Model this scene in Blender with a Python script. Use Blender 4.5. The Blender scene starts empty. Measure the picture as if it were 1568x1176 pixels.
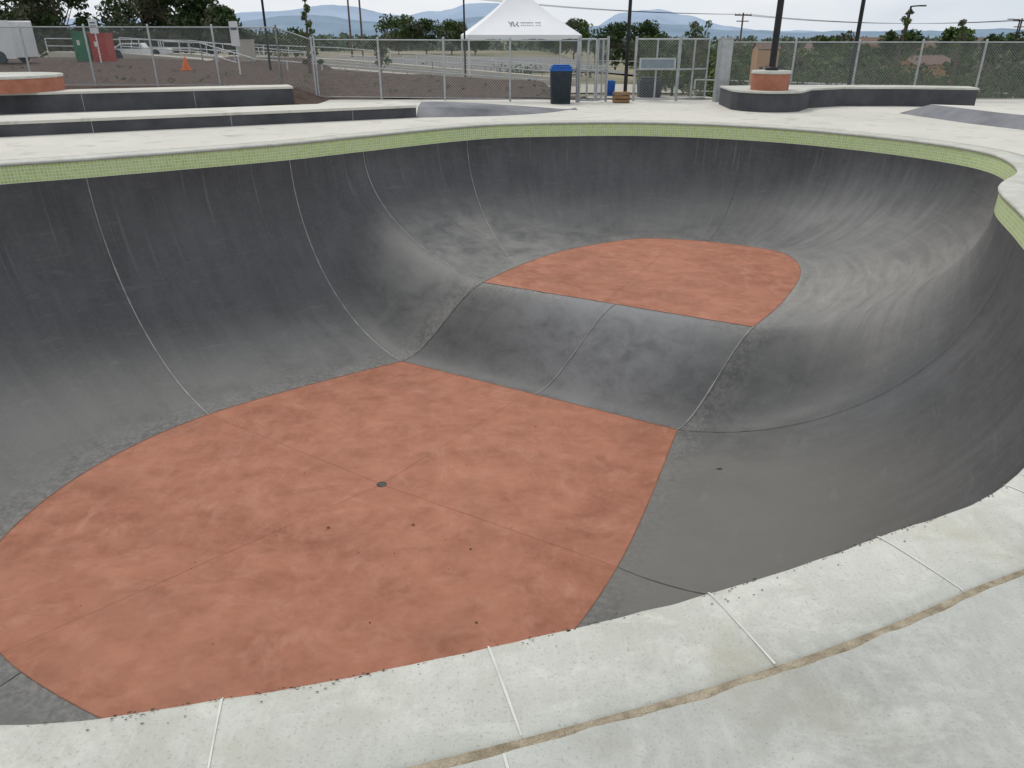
import bpy, math, random
from mathutils import Vector, noise as mnoise
random.seed(7)
scene=bpy.context.scene
scene.view_settings.view_transform='Standard'
scene.view_settings.look='None'
scene.view_settings.exposure=0
R=random.random
def U(a,b): return a+(b-a)*random.random()
def sm(x):
    x=max(0.0,min(1.0,x)); return x*x*(3-2*x)

# ------------------------------------------------------------ node helpers
def newmat(name):
    m=bpy.data.materials.new(name); m.use_nodes=True
    nt=m.node_tree; b=nt.nodes['Principled BSDF']
    b.inputs['Roughness'].default_value=0.8
    b.inputs['Specular IOR Level'].default_value=0.25
    return m,nt,b
def link(nt,a,b): nt.links.new(a,b)
def tex(nt,coord='Object',scale=(1,1,1),rot=(0,0,0),uv=None):
    if uv:
        c=nt.nodes.new('ShaderNodeUVMap'); c.uv_map=uv; o=c.outputs[0]
    else:
        c=nt.nodes.new('ShaderNodeTexCoord'); o=c.outputs[coord]
    mp=nt.nodes.new('ShaderNodeMapping'); mp.inputs['Scale'].default_value=scale
    mp.inputs['Rotation'].default_value=rot
    link(nt,o,mp.inputs[0]); return mp.outputs[0]
def noi(nt,vec,scale=1,detail=4,rough=.55,dist=0):
    n=nt.nodes.new('ShaderNodeTexNoise'); n.inputs['Scale'].default_value=scale
    n.inputs['Detail'].default_value=min(detail,4); n.inputs['Roughness'].default_value=rough
    n.inputs['Distortion'].default_value=dist
    link(nt,vec,n.inputs['Vector']); return n.outputs['Fac']
def rng(nt,v,a,b,c=0.,d=1.,smooth=False):
    n=nt.nodes.new('ShaderNodeMapRange'); n.inputs[1].default_value=a; n.inputs[2].default_value=b
    n.inputs[3].default_value=c; n.inputs[4].default_value=d
    if smooth: n.interpolation_type='SMOOTHSTEP'
    link(nt,v,n.inputs[0]); return n.outputs[0]
def mth(nt,op,a,b=None):
    n=nt.nodes.new('ShaderNodeMath'); n.operation=op
    for i,x in enumerate((a,b)):
        if x is None: continue
        if isinstance(x,(int,float)): n.inputs[i].default_value=x
        else: link(nt,x,n.inputs[i])
    return n.outputs[0]
def mix(nt,f,a,b,mode='MIX'):
    n=nt.nodes.new('ShaderNodeMix'); n.data_type='RGBA'; n.blend_type=mode
    if isinstance(f,(int,float)): n.inputs[0].default_value=f
    else: link(nt,f,n.inputs[0])
    for i,x in ((6,a),(7,b)):
        if isinstance(x,tuple): n.inputs[i].default_value=(x[0],x[1],x[2],1)
        else: link(nt,x,n.inputs[i])
    return n.outputs[2]
def bump(nt,b,h,strength=.3,dist=.01):
    n=nt.nodes.new('ShaderNodeBump'); n.inputs['Strength'].default_value=strength
    n.inputs['Distance'].default_value=dist; link(nt,h,n.inputs['Height']); link(nt,n.outputs[0],b.inputs['Normal'])
def simple(name,c1,c2=None,scale=3,rough=.75,metal=0,bs=0,detail=3):
    m,nt,b=newmat(name); b.inputs['Roughness'].default_value=rough; b.inputs['Metallic'].default_value=metal
    if c2 is None: c2=tuple(x*.75 for x in c1)
    v=tex(nt); n=noi(nt,v,scale,detail,.6)
    link(nt,mix(nt,rng(nt,n,.3,.7),c1,c2),b.inputs['Base Color'])
    if bs: bump(nt,b,noi(nt,v,scale*6,2),bs,.02)
    return m

# ------------------------------------------------------------ mesh builder
class MB:
    def __init__(s): s.v=[];s.f=[];s.m=[];s.mi=0
    def add(s,vs,fs):
        o=len(s.v); s.v+= [tuple(p) for p in vs]
        for f in fs: s.f.append([i+o for i in f]); s.m.append(s.mi)
    def box(s,c,d,rz=0.):
        cs,sn=math.cos(rz),math.sin(rz); vs=[]
        for z in (-.5,.5):
            for x,y in ((-.5,-.5),(.5,-.5),(.5,.5),(-.5,.5)):
                X,Y=x*d[0],y*d[1]; vs.append((c[0]+X*cs-Y*sn,c[1]+X*sn+Y*cs,c[2]+z*d[2]))
        s.add(vs,[(0,3,2,1),(4,5,6,7),(0,1,5,4),(1,2,6,5),(2,3,7,6),(3,0,4,7)])
    def tube(s,a,b,r0,r1=None,n=8):
        r1=r0 if r1 is None else r1
        a=Vector(a);b=Vector(b);d=(b-a).normalized()
        up=Vector((0,0,1)) if abs(d.z)<.9 else Vector((1,0,0))
        e=d.cross(up).normalized(); g=d.cross(e)
        vs=[]
        for p,r in((a,r0),(b,r1)):
            for i in range(n):
                t=2*math.pi*i/n; vs.append(p+e*(r*math.cos(t))+g*(r*math.sin(t)))
        fs=[(i,(i+1)%n,n+(i+1)%n,n+i) for i in range(n)]
        fs+=[tuple(range(n-1,-1,-1)),tuple(range(n,2*n))]
        s.add(vs,fs)
    def prism(s,poly,z0,z1,top=None,inset=None):
        n=len(poly); tp=inset or poly
        base=[(p[0],p[1],z0) for p in poly]; t=[(p[0],p[1],z1) for p in tp]
        mi=s.mi
        s.add(base+t,[(i,(i+1)%n,n+(i+1)%n,n+i) for i in range(n)])
        if top is not None: s.mi=top
        s.add(t,[tuple(range(n))]); s.mi=mi
    def lathe(s,c,prof,n=24):
        vs=[];k=len(prof)
        for r,z in prof:
            for i in range(n):
                t=2*math.pi*i/n; vs.append((c[0]+r*math.cos(t),c[1]+r*math.sin(t),c[2]+z))
        fs=[(j*n+i,j*n+(i+1)%n,(j+1)*n+(i+1)%n,(j+1)*n+i) for j in range(k-1) for i in range(n)]
        s.add(vs,fs)
    def leaf(s,p,sz):
        a=Vector((U(-1,1),U(-1,1),U(-1,1)));b=Vector((U(-1,1),U(-1,1),U(-1,1)))
        if a.length<.1: return
        a.normalize(); b=(b-a*b.dot(a))
        if b.length<.05: return
        b.normalize(); p=Vector(p)
        s.add([p-a*sz,p+b*sz*.55,p+a*sz,p-b*sz*.55],[(0,1,2,3)])
    def obj(s,name,mats,smooth=False,bevel=0):
        me=bpy.data.meshes.new(name); me.from_pydata(s.v,[],s.f)
        for m in (mats if isinstance(mats,(list,tuple)) else [mats]): me.materials.append(m)
        me.polygons.foreach_set('material_index',s.m)
        if smooth: me.polygons.foreach_set('use_smooth',[True]*len(s.f))
        me.update()
        o=bpy.data.objects.new(name,me); scene.collection.objects.link(o)
        if bevel:
            md=o.modifiers.new('b','BEVEL'); md.width=bevel; md.segments=2; md.limit_method='ANGLE'
        return o

# ------------------------------------------------------------ materials
def wall_mat():
    m,nt,b=newmat('dark_shotcrete')
    ob=tex(nt)
    st=noi(nt,tex(nt,uv='UVMap',scale=(4.5,.5,1)),1,4,.65,.2)
    st2=noi(nt,tex(nt,uv='UVMap',scale=(.7,4.5,1)),1,4,.75,.5)
    sw=noi(nt,ob,.7,3,.6,.3)
    fine=noi(nt,ob,17,3,.75,.2)
    mid=noi(nt,tex(nt,scale=(1,1,1.5),rot=(.4,.2,.7)),2.0,4,.68,.4)
    f=mth(nt,'ADD',mth(nt,'MULTIPLY',st,.34),mth(nt,'MULTIPLY',sw,.36))
    f=mth(nt,'ADD',f,mth(nt,'MULTIPLY',mid,.30))
    col=mix(nt,rng(nt,f,.36,.64),(.046,.047,.050),(.094,.096,.100))
    col=mix(nt,rng(nt,fine,.45,.8,0,.25),col,(.15,.15,.148))
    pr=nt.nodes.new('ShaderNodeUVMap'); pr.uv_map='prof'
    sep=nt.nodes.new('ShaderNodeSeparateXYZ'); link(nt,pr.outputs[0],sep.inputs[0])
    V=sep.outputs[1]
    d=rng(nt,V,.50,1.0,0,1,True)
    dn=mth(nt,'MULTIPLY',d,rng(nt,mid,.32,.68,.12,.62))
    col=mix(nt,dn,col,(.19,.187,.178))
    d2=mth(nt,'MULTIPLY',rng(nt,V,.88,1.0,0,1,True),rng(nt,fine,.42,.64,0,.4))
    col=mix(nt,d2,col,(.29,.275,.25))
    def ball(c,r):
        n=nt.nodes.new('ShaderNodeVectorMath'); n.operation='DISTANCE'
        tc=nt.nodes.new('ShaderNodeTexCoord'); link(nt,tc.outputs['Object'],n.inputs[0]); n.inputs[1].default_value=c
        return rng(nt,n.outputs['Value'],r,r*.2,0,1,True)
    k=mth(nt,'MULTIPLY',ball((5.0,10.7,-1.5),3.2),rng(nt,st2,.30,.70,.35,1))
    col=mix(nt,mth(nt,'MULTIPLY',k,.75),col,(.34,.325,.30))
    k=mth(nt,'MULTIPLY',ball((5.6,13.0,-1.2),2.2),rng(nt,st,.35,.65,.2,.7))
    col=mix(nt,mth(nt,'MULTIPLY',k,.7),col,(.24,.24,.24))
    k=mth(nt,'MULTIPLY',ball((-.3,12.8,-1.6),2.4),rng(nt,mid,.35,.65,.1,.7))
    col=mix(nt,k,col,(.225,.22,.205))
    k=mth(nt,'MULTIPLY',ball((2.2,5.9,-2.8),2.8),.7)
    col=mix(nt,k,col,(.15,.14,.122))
    k=mth(nt,'MULTIPLY',ball((1.5,10.05,-1.85),2.2),rng(nt,mid,.35,.62,.3,.85))  # hump crest: dust plus its bluish bright shading, put into the colour
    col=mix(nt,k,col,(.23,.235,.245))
    dr=noi(nt,tex(nt,uv='UVMap',scale=(13,.4,1)),1,3,.5)
    drm=mth(nt,'MULTIPLY',rng(nt,dr,.60,.74,0,.55),rng(nt,V,.0,.40,1,0))
    col=mix(nt,drm,col,(.22,.22,.215))
    sc=noi(nt,tex(nt,uv='UVMap',scale=(1.4,8,1),rot=(0,0,.7)),1,4,.65,.3)
    col=mix(nt,rng(nt,sc,.60,.76,0,.28),col,(.21,.21,.205))
    link(nt,col,b.inputs['Base Color'])
    link(nt,rng(nt,mid,.3,.7,.48,.66),b.inputs['Roughness'])
    b.inputs['Specular IOR Level'].default_value=.38
    bump(nt,b,noi(nt,ob,11,3,.7),.18,.006)
    return m
def red_mat():
    m,nt,b=newmat('red_concrete')
    ob=tex(nt)
    a=noi(nt,ob,.45,4,.6,.3); c=noi(nt,tex(nt,scale=(1,1.4,1),rot=(0,0,.5)),2.1,4,.68,.3)
    e=noi(nt,ob,6,4,.75,.3); g=noi(nt,ob,70,2,.6)
    f=mth(nt,'ADD',mth(nt,'MULTIPLY',a,.45),mth(nt,'MULTIPLY',c,.55))
    col=mix(nt,rng(nt,f,.38,.62),(.275,.108,.065),(.415,.178,.115))
    col=mix(nt,rng(nt,e,.42,.72,0,.45),col,(.44,.205,.14))
    w1=noi(nt,tex(nt,scale=(1.6,2.8,1),rot=(0,0,.9)),1.7,4,.7,.6)
    w2=noi(nt,tex(nt,scale=(2.8,1.7,1),rot=(0,0,.5)),1.6,4,.7,.6)
    pm=noi(nt,ob,.9,2,.5)
    for w_,lo,hi in((w1,.44,.58),(w2,.56,.42)):
        mk=mth(nt,'MULTIPLY',rng(nt,w_,.50,.70,0,.42),rng(nt,pm,lo,hi,0,1))
        col=mix(nt,mk,col,(.50,.265,.19))
    col=mix(nt,rng(nt,noi(nt,ob,1.0,4,.65,.3),.52,.74,0,.45),col,(.23,.11,.07))
    col=mix(nt,rng(nt,g,.62,.7,0,.22),col,(.17,.085,.055))
    link(nt,col,b.inputs['Base Color']); b.inputs['Roughness'].default_value=.78
    bump(nt,b,e,.2,.006)
    return m
def conc_mat(name,c1,c2,c3,bs=.35,far=None):
    m,nt,b=newmat(name); ob=tex(nt)
    a=noi(nt,ob,1.1,4,.68,.4); c=noi(nt,ob,6,4,.75,.5); g=noi(nt,ob,110,2,.7); br=noi(nt,tex(nt,scale=(24,3,1),rot=(0,0,.35)),1,3,.65,.2)
    col=mix(nt,rng(nt,a,.36,.64),c1,c2)
    col=mix(nt,rng(nt,c,.45,.68,0,.6),col,c3)
    col=mix(nt,rng(nt,noi(nt,tex(nt,scale=(1,1.6,1),rot=(0,0,.4)),3.2,4,.78,.4),.52,.66,0,.55),col,tuple(min(1,x*1.2) for x in c2))
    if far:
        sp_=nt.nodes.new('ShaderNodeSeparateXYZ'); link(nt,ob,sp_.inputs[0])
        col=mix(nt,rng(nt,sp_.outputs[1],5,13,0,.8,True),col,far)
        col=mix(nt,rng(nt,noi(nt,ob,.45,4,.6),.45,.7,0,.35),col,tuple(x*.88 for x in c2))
    col=mix(nt,rng(nt,g,.56,.72,0,.45),col,tuple(x*.5 for x in c1))
    col=mix(nt,rng(nt,br,.52,.75,0,.3),col,tuple(min(1,x*1.2) for x in c2))
    sp=noi(nt,ob,2.1,3,.6,.5)
    col=mix(nt,rng(nt,sp,.56,.74,0,.6),col,(c1[0]*.93,c1[1]*.87,c1[2]*.74))
    link(nt,col,b.inputs['Base Color']); b.inputs['Roughness'].default_value=.85
    bump(nt,b,mth(nt,'ADD',c,g),bs,.004)
    return m
def tile_mat():
    m,nt,b=newmat('green_mosaic_tile')
    bt=nt.nodes.new('ShaderNodeTexBrick'); bt.offset=0; bt.squash=1
    bt.inputs['Scale'].default_value=1; bt.inputs['Brick Width'].default_value=.046; bt.inputs['Row Height'].default_value=.046
    bt.inputs['Mortar Size'].default_value=.0034; bt.inputs['Mortar Smooth'].default_value=.1
    bt.inputs['Color1'].default_value=(.43,.58,.20,1); bt.inputs['Color2'].default_value=(.54,.69,.29,1)
    bt.inputs['Mortar'].default_value=(.78,.80,.66,1)
    link(nt,tex(nt,uv='UVMap'),bt.inputs['Vector'])
    n=noi(nt,tex(nt),1.5,4,.6)
    link(nt,mix(nt,rng(nt,n,.4,.7,0,.3),bt.outputs['Color'],(.64,.72,.46)),b.inputs['Base Color'])
    b.inputs['Roughness'].default_value=.35; b.inputs['Specular IOR Level'].default_value=.4
    return m
M_wall=wall_mat(); M_red=red_mat(); M_tile=tile_mat()
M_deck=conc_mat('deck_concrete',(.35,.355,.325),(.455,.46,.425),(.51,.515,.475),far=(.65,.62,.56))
M_cop=conc_mat('coping_concrete',(.43,.43,.385),(.53,.53,.485),(.58,.58,.535),.25)
M_groove=simple('sandy_joint',(.25,.205,.14),(.46,.40,.30),18,.95,bs=.8)
M_white=simple('white_caulk',(.70,.70,.66),(.5,.5,.47),8,.8)
M_wjoint=simple('pale_caulk',(.36,.36,.34),(.2,.2,.19),5,.8)
M_djoint=simple('dark_saw_cut',(.05,.048,.045),(.16,.14,.12),5,.9)
M_rjoint=simple('floor_saw_cut',(.18,.085,.055),(.31,.15,.10),5,.9)
M_rfaint=simple('floor_trowel_line',(.25,.105,.065),(.41,.18,.115),3,.9)
M_dark=simple('dark_smooth_concrete',(.042,.044,.05),(.085,.087,.095),1.6,.65,bs=.15)
M_dkgrey=simple('grey_bank_concrete',(.11,.115,.13),(.24,.245,.26),1.0,.75,bs=.1)
M_terra=simple('terracotta_concrete',(.30,.115,.07),(.42,.18,.12),4,.8,bs=.15)
M_galv=simple('galvanised_steel',(.46,.48,.49),(.34,.36,.37),7,.45,.5)
M_rail=simple('pale_galvanised_rail',(.62,.64,.65),(.50,.52,.53),7,.5,.2)
M_wire=simple('chain_wire',(.30,.32,.33),(.22,.24,.25),7,.5,.4)
M_black=simple('black_powder_coat',(.015,.016,.018),(.025,.025,.028),5,.5)
M_mulch=simple('bark_mulch',(.040,.027,.021),(.115,.074,.056),5,.95,bs=1.0,detail=4)
M_leafd=simple('dark_foliage',(.018,.038,.012),(.055,.09,.028),.5,.8)
M_leafm=simple('mid_foliage',(.035,.07,.018),(.10,.145,.045),.5,.8)
M_leafy=simple('yellow_green_foliage',(.09,.125,.03),(.18,.21,.07),.5,.8)
M_leafo=simple('olive_foliage',(.06,.075,.04),(.13,.135,.08),.5,.8)
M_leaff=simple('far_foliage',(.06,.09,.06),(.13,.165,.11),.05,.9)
GREENS=[M_leafd,M_leafm,M_leafy,M_leafo]
M_bark=simple('bark',(.10,.075,.055),(.17,.13,.10),9,.9,bs=.6)
M_canvas=simple('white_canvas',(.80,.81,.82),(.74,.75,.77),.8,.6)
M_blue=simple('blue_plastic',(.02,.12,.42),(.02,.09,.33),6,.4)
M_bin=simple('dark_bin_plastic',(.02,.03,.04),(.035,.045,.055),6,.6)
M_orange=simple('orange_plastic',(.75,.16,.03),(.6,.12,.02),6,.5)
M_redp=simple('red_paint',(.42,.05,.03),(.34,.04,.03),6,.5)
M_greenp=simple('green_paint',(.03,.18,.09),(.02,.14,.07),6,.5)
M_whitep=simple('white_paint',(.72,.73,.73),(.62,.63,.64),3,.4)
M_glass=simple('window_glass',(.03,.04,.05),(.05,.06,.07),3,.1)
M_tan=simple('tan_stucco',(.45,.27,.15),(.38,.22,.12),3,.85)
M_cream=simple('cream_stucco',(.50,.46,.38),(.42,.38,.32),3,.85)
M_roof=simple('roof_tile',(.20,.12,.09),(.12,.09,.08),6,.85)
M_wood=simple('wood',(.28,.17,.09),(.2,.12,.06),9,.8)
M_text=simple('navy_print',(.05,.09,.16),(.06,.10,.18),9,.6)
M_path=simple('walkway_concrete',(.46,.43,.37),(.38,.35,.30),1.5,.9)
M_chip=simple('dark_chip',(.03,.03,.027),(.09,.08,.06),30,.9)
M_dleaf=simple('dead_leaf',(.06,.035,.02),(.12,.07,.03),30,.9)
def terrain_mat():
    m,nt,b=newmat('dry_hillside'); ob=tex(nt)
    a=noi(nt,ob,.05,4,.65,.5); c=noi(nt,ob,.6,4,.7)
    col=mix(nt,rng(nt,a,.4,.6),(.27,.23,.16),(.12,.13,.065))
    col=mix(nt,rng(nt,c,.45,.7,0,.5),col,(.34,.29,.21))
    link(nt,col,b.inputs['Base Color']); b.inputs['Roughness'].default_value=.95
    return m
M_terr=terrain_mat()
M_mtn=simple('hazy_mountain',(.33,.42,.54),(.25,.33,.45),.0009,.95,detail=4)  # haze of distance put into the base colours, here and in the ridge
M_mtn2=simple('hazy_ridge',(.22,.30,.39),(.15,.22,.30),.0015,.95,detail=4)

# ------------------------------------------------------------ bowl
PAIRS=[ # floor xy, lip xy
((-1.68,10.52),(-3.7,12.9)),((-2.9,9.65),(-4.95,12.0)),((-3.97,8.75),(-6.19,11.17)),((-4.6,7.88),(-7.35,10.4)),
((-4.95,6.95),(-8.2,8.9)),((-5.02,6.02),(-8.45,6.6)),((-4.8,5.3),(-7.7,4.2)),((-4.11,4.56),(-5.8,2.3)),
((-3.1,3.98),(-3.4,1.45)),((-2.4,3.75),(-1.5,1.36)),((-1.7,3.7),(-.767,1.448)),((-1.0,3.8),(-.064,1.634)),
((-.4,4.05),(.629,1.865)),((.1,4.4),(1.295,2.16)),((.5,4.8),(2.07,2.6)),((.98,5.64),(3.3,3.9)),
((1.42,6.64),(4.3,5.6)),((2.08,8.33),(5.1,7.5)),((3.15,9.2),(5.72,8.95)),((3.9,10.28),(6.7,10.2)),
((4.65,11.75),(7.22,11.8)),((4.74,12.84),(6.75,13.3)),((4.1,13.42),(5.5,14.85)),((3.24,13.8),(4.0,15.8)),
((2.27,13.86),(2.5,16.2)),((1.0,13.1),(.88,16.1)),((.17,12.15),(-.7,15.6)),((-.44,11.16),(-2.7,13.85))]
NP=len(PAIRS); ZD,ZS=-2.9,-1.85; ZT=-.28
I_DR,I_SR,I_SL=17,18,27
def cr(p0,p1,p2,p3,t):
    return tuple(.5*((2*b)+(-a+c)*t+(2*a-5*b+4*c-d)*t*t+(-a+3*b-3*c+d)*t**3) for a,b,c,d in zip(p0,p1,p2,p3))
def lip(t):
    i=int(math.floor(t)); f=t-i; g=lambda k:PAIRS[k%NP][1]
    return cr(g(i-1),g(i),g(i+1),g(i+2),f)
def hz(w):
    if w>=1: return 1.0
    return .6*sm(w)+.4*(w**1.7*(1.65-.65*w))
def floor(t):
    t=t%NP; i=int(math.floor(t)); f=t-i
    if i==I_DR or i==I_SL:
        a=PAIRS[i][0]; b=PAIRS[(i+1)%NP][0]
        return (a[0]+(b[0]-a[0])*f,a[1]+(b[1]-a[1])*f)
    lo,hi=(0,I_DR) if i<I_DR else (I_SR,I_SL)
    g=lambda k:PAIRS[max(lo,min(hi,k))][0]
    return cr(g(i-1),g(i),g(i+1),g(i+2),f)
def fz(t):
    t=t%NP; i=int(math.floor(t)); f=t-i
    if i<I_DR: return ZD
    if i==I_DR: return ZD+(ZS-ZD)*hz(f)
    if i==I_SL: return ZD+(ZS-ZD)*hz(1-f)
    return ZS
def S(t,q):
    L=lip(t);F=floor(t);z=fz(t);th=q*math.pi/2
    a=1-math.cos(th)
    return Vector((L[0]+(F[0]-L[0])*a,L[1]+(F[1]-L[1])*a,ZT+(z-ZT)*math.sin(th)))
SUB=24; NT=NP*SUB
ts=[k/SUB for k in range(NT)]
lips=[Vector(lip(t)+(0,)) for t in ts]
cum=[0.0]
for k in range(NT): cum.append(cum[-1]+(lips[(k+1)%NT]-lips[k]).length)
PER=cum[-1]
outn=[]
for k in range(NT):
    d=(lips[(k+1)%NT]-lips[k-1]).normalized(); outn.append(Vector((d.y,-d.x,0))) 
c0=Vector((0,8,0))
if (outn[0]).dot(lips[0]-c0)<0: outn=[-n for n in outn]
def off(k,d,z): k%=NT; p=lips[k]+outn[k]*d; return (p.x,p.y,z)
def grid_uv(name,rows,mat,uvf=None,smooth=True,close=True):
    nr=len(rows); vs=[p for r in rows for p in r]; fs=[];uv=[];pv=[]
    for j in range(nr-1):
        for k in range(NT):
            k2=(k+1)%NT
            fs.append((j*NT+k,j*NT+k2,(j+1)*NT+k2,(j+1)*NT+k))
            if uvf: 
                for (jj,kk) in ((j,k),(j,k+1),(j+1,k+1),(j+1,k)):
                    a,b=uvf(jj,kk); uv+=a; pv+=b
    me=bpy.data.meshes.new(name); me.from_pydata(vs,[],fs); me.materials.append(mat)
    if uvf:
        u=me.uv_layers.new(name='UVMap'); u.data.foreach_set('uv',uv)
        u2=me.uv_layers.new(name='prof'); u2.data.foreach_set('uv',pv)
    if smooth: me.polygons.foreach_set('use_smooth',[True]*len(fs))
    me.update(); o=bpy.data.objects.new(name,me); scene.collection.objects.link(o); return o
bowl=bpy.data.objects.new('skate_bowl',None); scene.collection.objects.link(bowl)
Q=44
rows=[[tuple(S(t,j/Q)) for t in ts] for j in range(Q+1)]
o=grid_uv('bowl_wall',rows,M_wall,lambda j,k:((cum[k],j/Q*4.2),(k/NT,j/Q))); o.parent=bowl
rows=[[off(k,.0,-.045) for k in range(NT)],[off(k,.0,ZT) for k in range(NT)]]
o=grid_uv('tile_band',rows,M_tile,lambda j,k:((cum[k],-.045 if j==0 else ZT),(0,0))); o.parent=bowl
def ej(k): return .004*mnoise.noise(Vector((cum[k%NT]*9,1,0)))
prof=[(.0,-.046),(-.018,-.042),(-.022,-.022),(-.014,-.005),(0,.0),(.15,.003),(.298,.0),(.308,-.012)]
rows=[[off(k,d+(ej(k) if 1<=i<=3 else 0),z) for k in range(NT)] for i,(d,z) in enumerate(prof)]
o=grid_uv('coping',rows,M_cop); o.parent=bowl
def jit(k,a): return a+ .008*mnoise.noise(Vector((cum[k%NT]*3,a*50,0)))+.008*mnoise.noise(Vector((cum[k%NT]*12,a*70,3)))
rows=[[off(k,.300,-.010) for k in range(NT)],[off(k,.312,-.008) for k in range(NT)],[off(k,jit(k,.333),-.002) for k in range(NT)],[off(k,.36,-.012) for k in range(NT)]]
o=grid_uv('coping_backfill',rows,M_groove); o.parent=bowl
HN=24; WN=24
hv=[];hf=[];uvh=[];pvh=[]
for a in range(HN+1):
    w=a/HN; l=Vector(PAIRS[0][0]).lerp(Vector(PAIRS[I_SL][0]),w); r=Vector(PAIRS[I_DR][0]).lerp(Vector(PAIRS[I_SR][0]),w)
    for b_ in range(WN+1):
        x=b_/WN; hv.append((l[0]+(r[0]-l[0])*x,l[1]+(r[1]-l[1])*x,ZD+(ZS-ZD)*hz(w)))
for a in range(HN):
    for b_ in range(WN):
        hf.append((a*(WN+1)+b_,a*(WN+1)+b_+1,(a+1)*(WN+1)+b_+1,(a+1)*(WN+1)+b_))
        for aa,bb in((a,b_),(a,b_+1),(a+1,b_+1),(a+1,b_)):
            uvh+= (bb/WN*4.2,4.2-aa/HN*1.5); pvh+=(0,.70+.30*abs(aa/HN-.45)*1.8)  # prof makes crest and foot paler, hump shading carried in the colour
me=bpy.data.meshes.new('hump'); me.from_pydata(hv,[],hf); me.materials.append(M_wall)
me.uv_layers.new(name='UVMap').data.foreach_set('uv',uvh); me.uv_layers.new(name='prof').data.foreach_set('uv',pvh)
me.polygons.foreach_set('use_smooth',[True]*len(hf)); me.update()
o=bpy.data.objects.new('hump',me); scene.collection.objects.link(o); o.parent=bowl
def fan(name,pts,z,c):
    n=len(pts); m=MB(); m.add([(p[0],p[1],z) for p in pts]+[(c[0],c[1],z)],[(i,(i+1)%n,n) for i in range(n)]); o=m.obj(name,M_red); o.parent=bowl
fan('deep_floor',[floor(k/SUB) for k in range(0,I_DR*SUB)]+[PAIRS[I_DR][0]],ZD,(-1.4,7))
fan('shallow_floor',[floor(k/SUB) for k in range(I_SR*SUB,I_SL*SUB)]+[PAIRS[I_SL][0]],ZS,(2.4,11.6))
def strip(mb,pts,nrms,w,dz=.004):
    vs=[];n=len(pts)
    for i,p in enumerate(pts):
        d=(pts[min(n-1,i+1)]-pts[max(0,i-1)]).normalized(); s=d.cross(nrms[i]).normalized()
        ww=w*(.7+.6*R())
        vs+=[p+nrms[i]*dz-s*ww/2,p+nrms[i]*dz+s*ww/2]
    mb.add(vs,[(2*i,2*i+1,2*i+3,2*i+2) for i in range(n-1)])
def walljoint(mb,t,w,q0=0,q1=1):
    pts=[];nr=[]
    for j in range(51):
        q=q0+(q1-q0)*j/50
        p=S(t,q); e=.01; du=S(t+e,max(q,.001))-S(t-e,max(q,.001)); dv=S(t,min(1,q+e))-S(t,max(0,q-e))
        n=du.cross(dv).normalized()
        if n.z<0: n=-n
        if n.z<.02:
            n2=Vector((floor(t)[0]-lip(t)[0],floor(t)[1]-lip(t)[1],0)).normalized()
            if n.dot(n2)<0:n=-n
        pts.append(p);nr.append(n)
    strip(mb,pts,nr,w)
mj=MB()
for t,w in((2,.016),(0,.016),(26.97,.014),(26.1,.010)): walljoint(mj,t,w)
UPV=Vector((0,0,1))
def humpline(x,w,mb):
    pts=[];nr=[]
    for a in range(21):
        v=a/20; l=Vector(PAIRS[0][0]+(0,)).lerp(Vector(PAIRS[I_SL][0]+(0,)),v); r=Vector(PAIRS[I_DR][0]+(0,)).lerp(Vector(PAIRS[I_SR][0]+(0,)),v)
        p=l.lerp(r,x); p.z=ZD+(ZS-ZD)*hz(v); pts.append(p); nr.append(Vector((-.35,-.6,1)).normalized() if 0<a<20 else UPV)
    strip(mb,pts,nr,w,.006)
humpline(.53,.013,mj); humpline(1.0,.015,mj)
o=mj.obj('pale_wall_joints',M_wjoint); o.parent=bowl
mj=MB()
for t in(5,7.3,15,17,22.6): walljoint(mj,t,.009)
humpline(0.0,.009,mj)
o=mj.obj('dark_wall_joints',M_djoint); o.parent=bowl
mj=MB()
def fl(mb,a,b,z,w):
    a=Vector(a+(z,));b=Vector(b+(z,)); n=24
    strip(mb,[a.lerp(b,i/n)+Vector((U(-.004,.004),U(-.004,.004),0)) for i in range(n+1)],[UPV]*(n+1),w,.003)
for q in (PAIRS[2][0],PAIRS[15][0],PAIRS[7][0],(.24,9.43)): fl(mj,(-1.44,7.06),q,ZD,.003)
fl(mj,(1.3,10.15),(3.1,13.8),ZS,.004)
o=mj.obj('floor_trowel_lines',M_rfaint); o.parent=bowl
mj=MB()
def outline(mb,rg,z,w):
    pts=[Vector(floor(k/SUB)+(z,)) for k in rg]; strip(mb,pts,[UPV]*len(pts),w,.004)
outline(mj,range(0,I_DR*SUB),ZD,.010); outline(mj,range(I_SR*SUB,I_SL*SUB),ZS,.010)
fl(mj,PAIRS[0][0],PAIRS[I_DR][0],ZD,.010); fl(mj,PAIRS[I_SL][0],PAIRS[I_SR][0],ZS,.010)
o=mj.obj('floor_joints',M_rjoint); o.parent=bowl
mj=MB(); base=cum[11*SUB]; s=base%.73
while s<PER:
    k=0
    while cum[k+1]<s: k+=1
    f=(s-cum[k])/(cum[k+1]-cum[k])
    p=lips[k].lerp(lips[(k+1)%NT],f); n=outn[k]
    pts=[];nr=[]
    for d,z in((-.023,-.04),(-.023,-.02),(-.015,-.003),(0,.0),(.07,.002),(.15,.003),(.22,.002),(.305,.0)):
        pts.append(Vector((p.x+n.x*d,p.y+n.y*d,z))); nr.append((UPV if d>=0 else (UPV-n).normalized()))
    strip(mj,pts,nr,.0065,.003); s+=.73
o=mj.obj('coping_joints',M_white); o.parent=bowl
mj=MB(); mj.lathe((-1.44,7.06,ZD),[(.0,.004),(.035,.004),(.037,.007),(.052,.007),(.056,.003),(.058,0)],20)
o=mj.obj('drain',M_djoint); o.parent=bowl
mj=MB()
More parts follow.
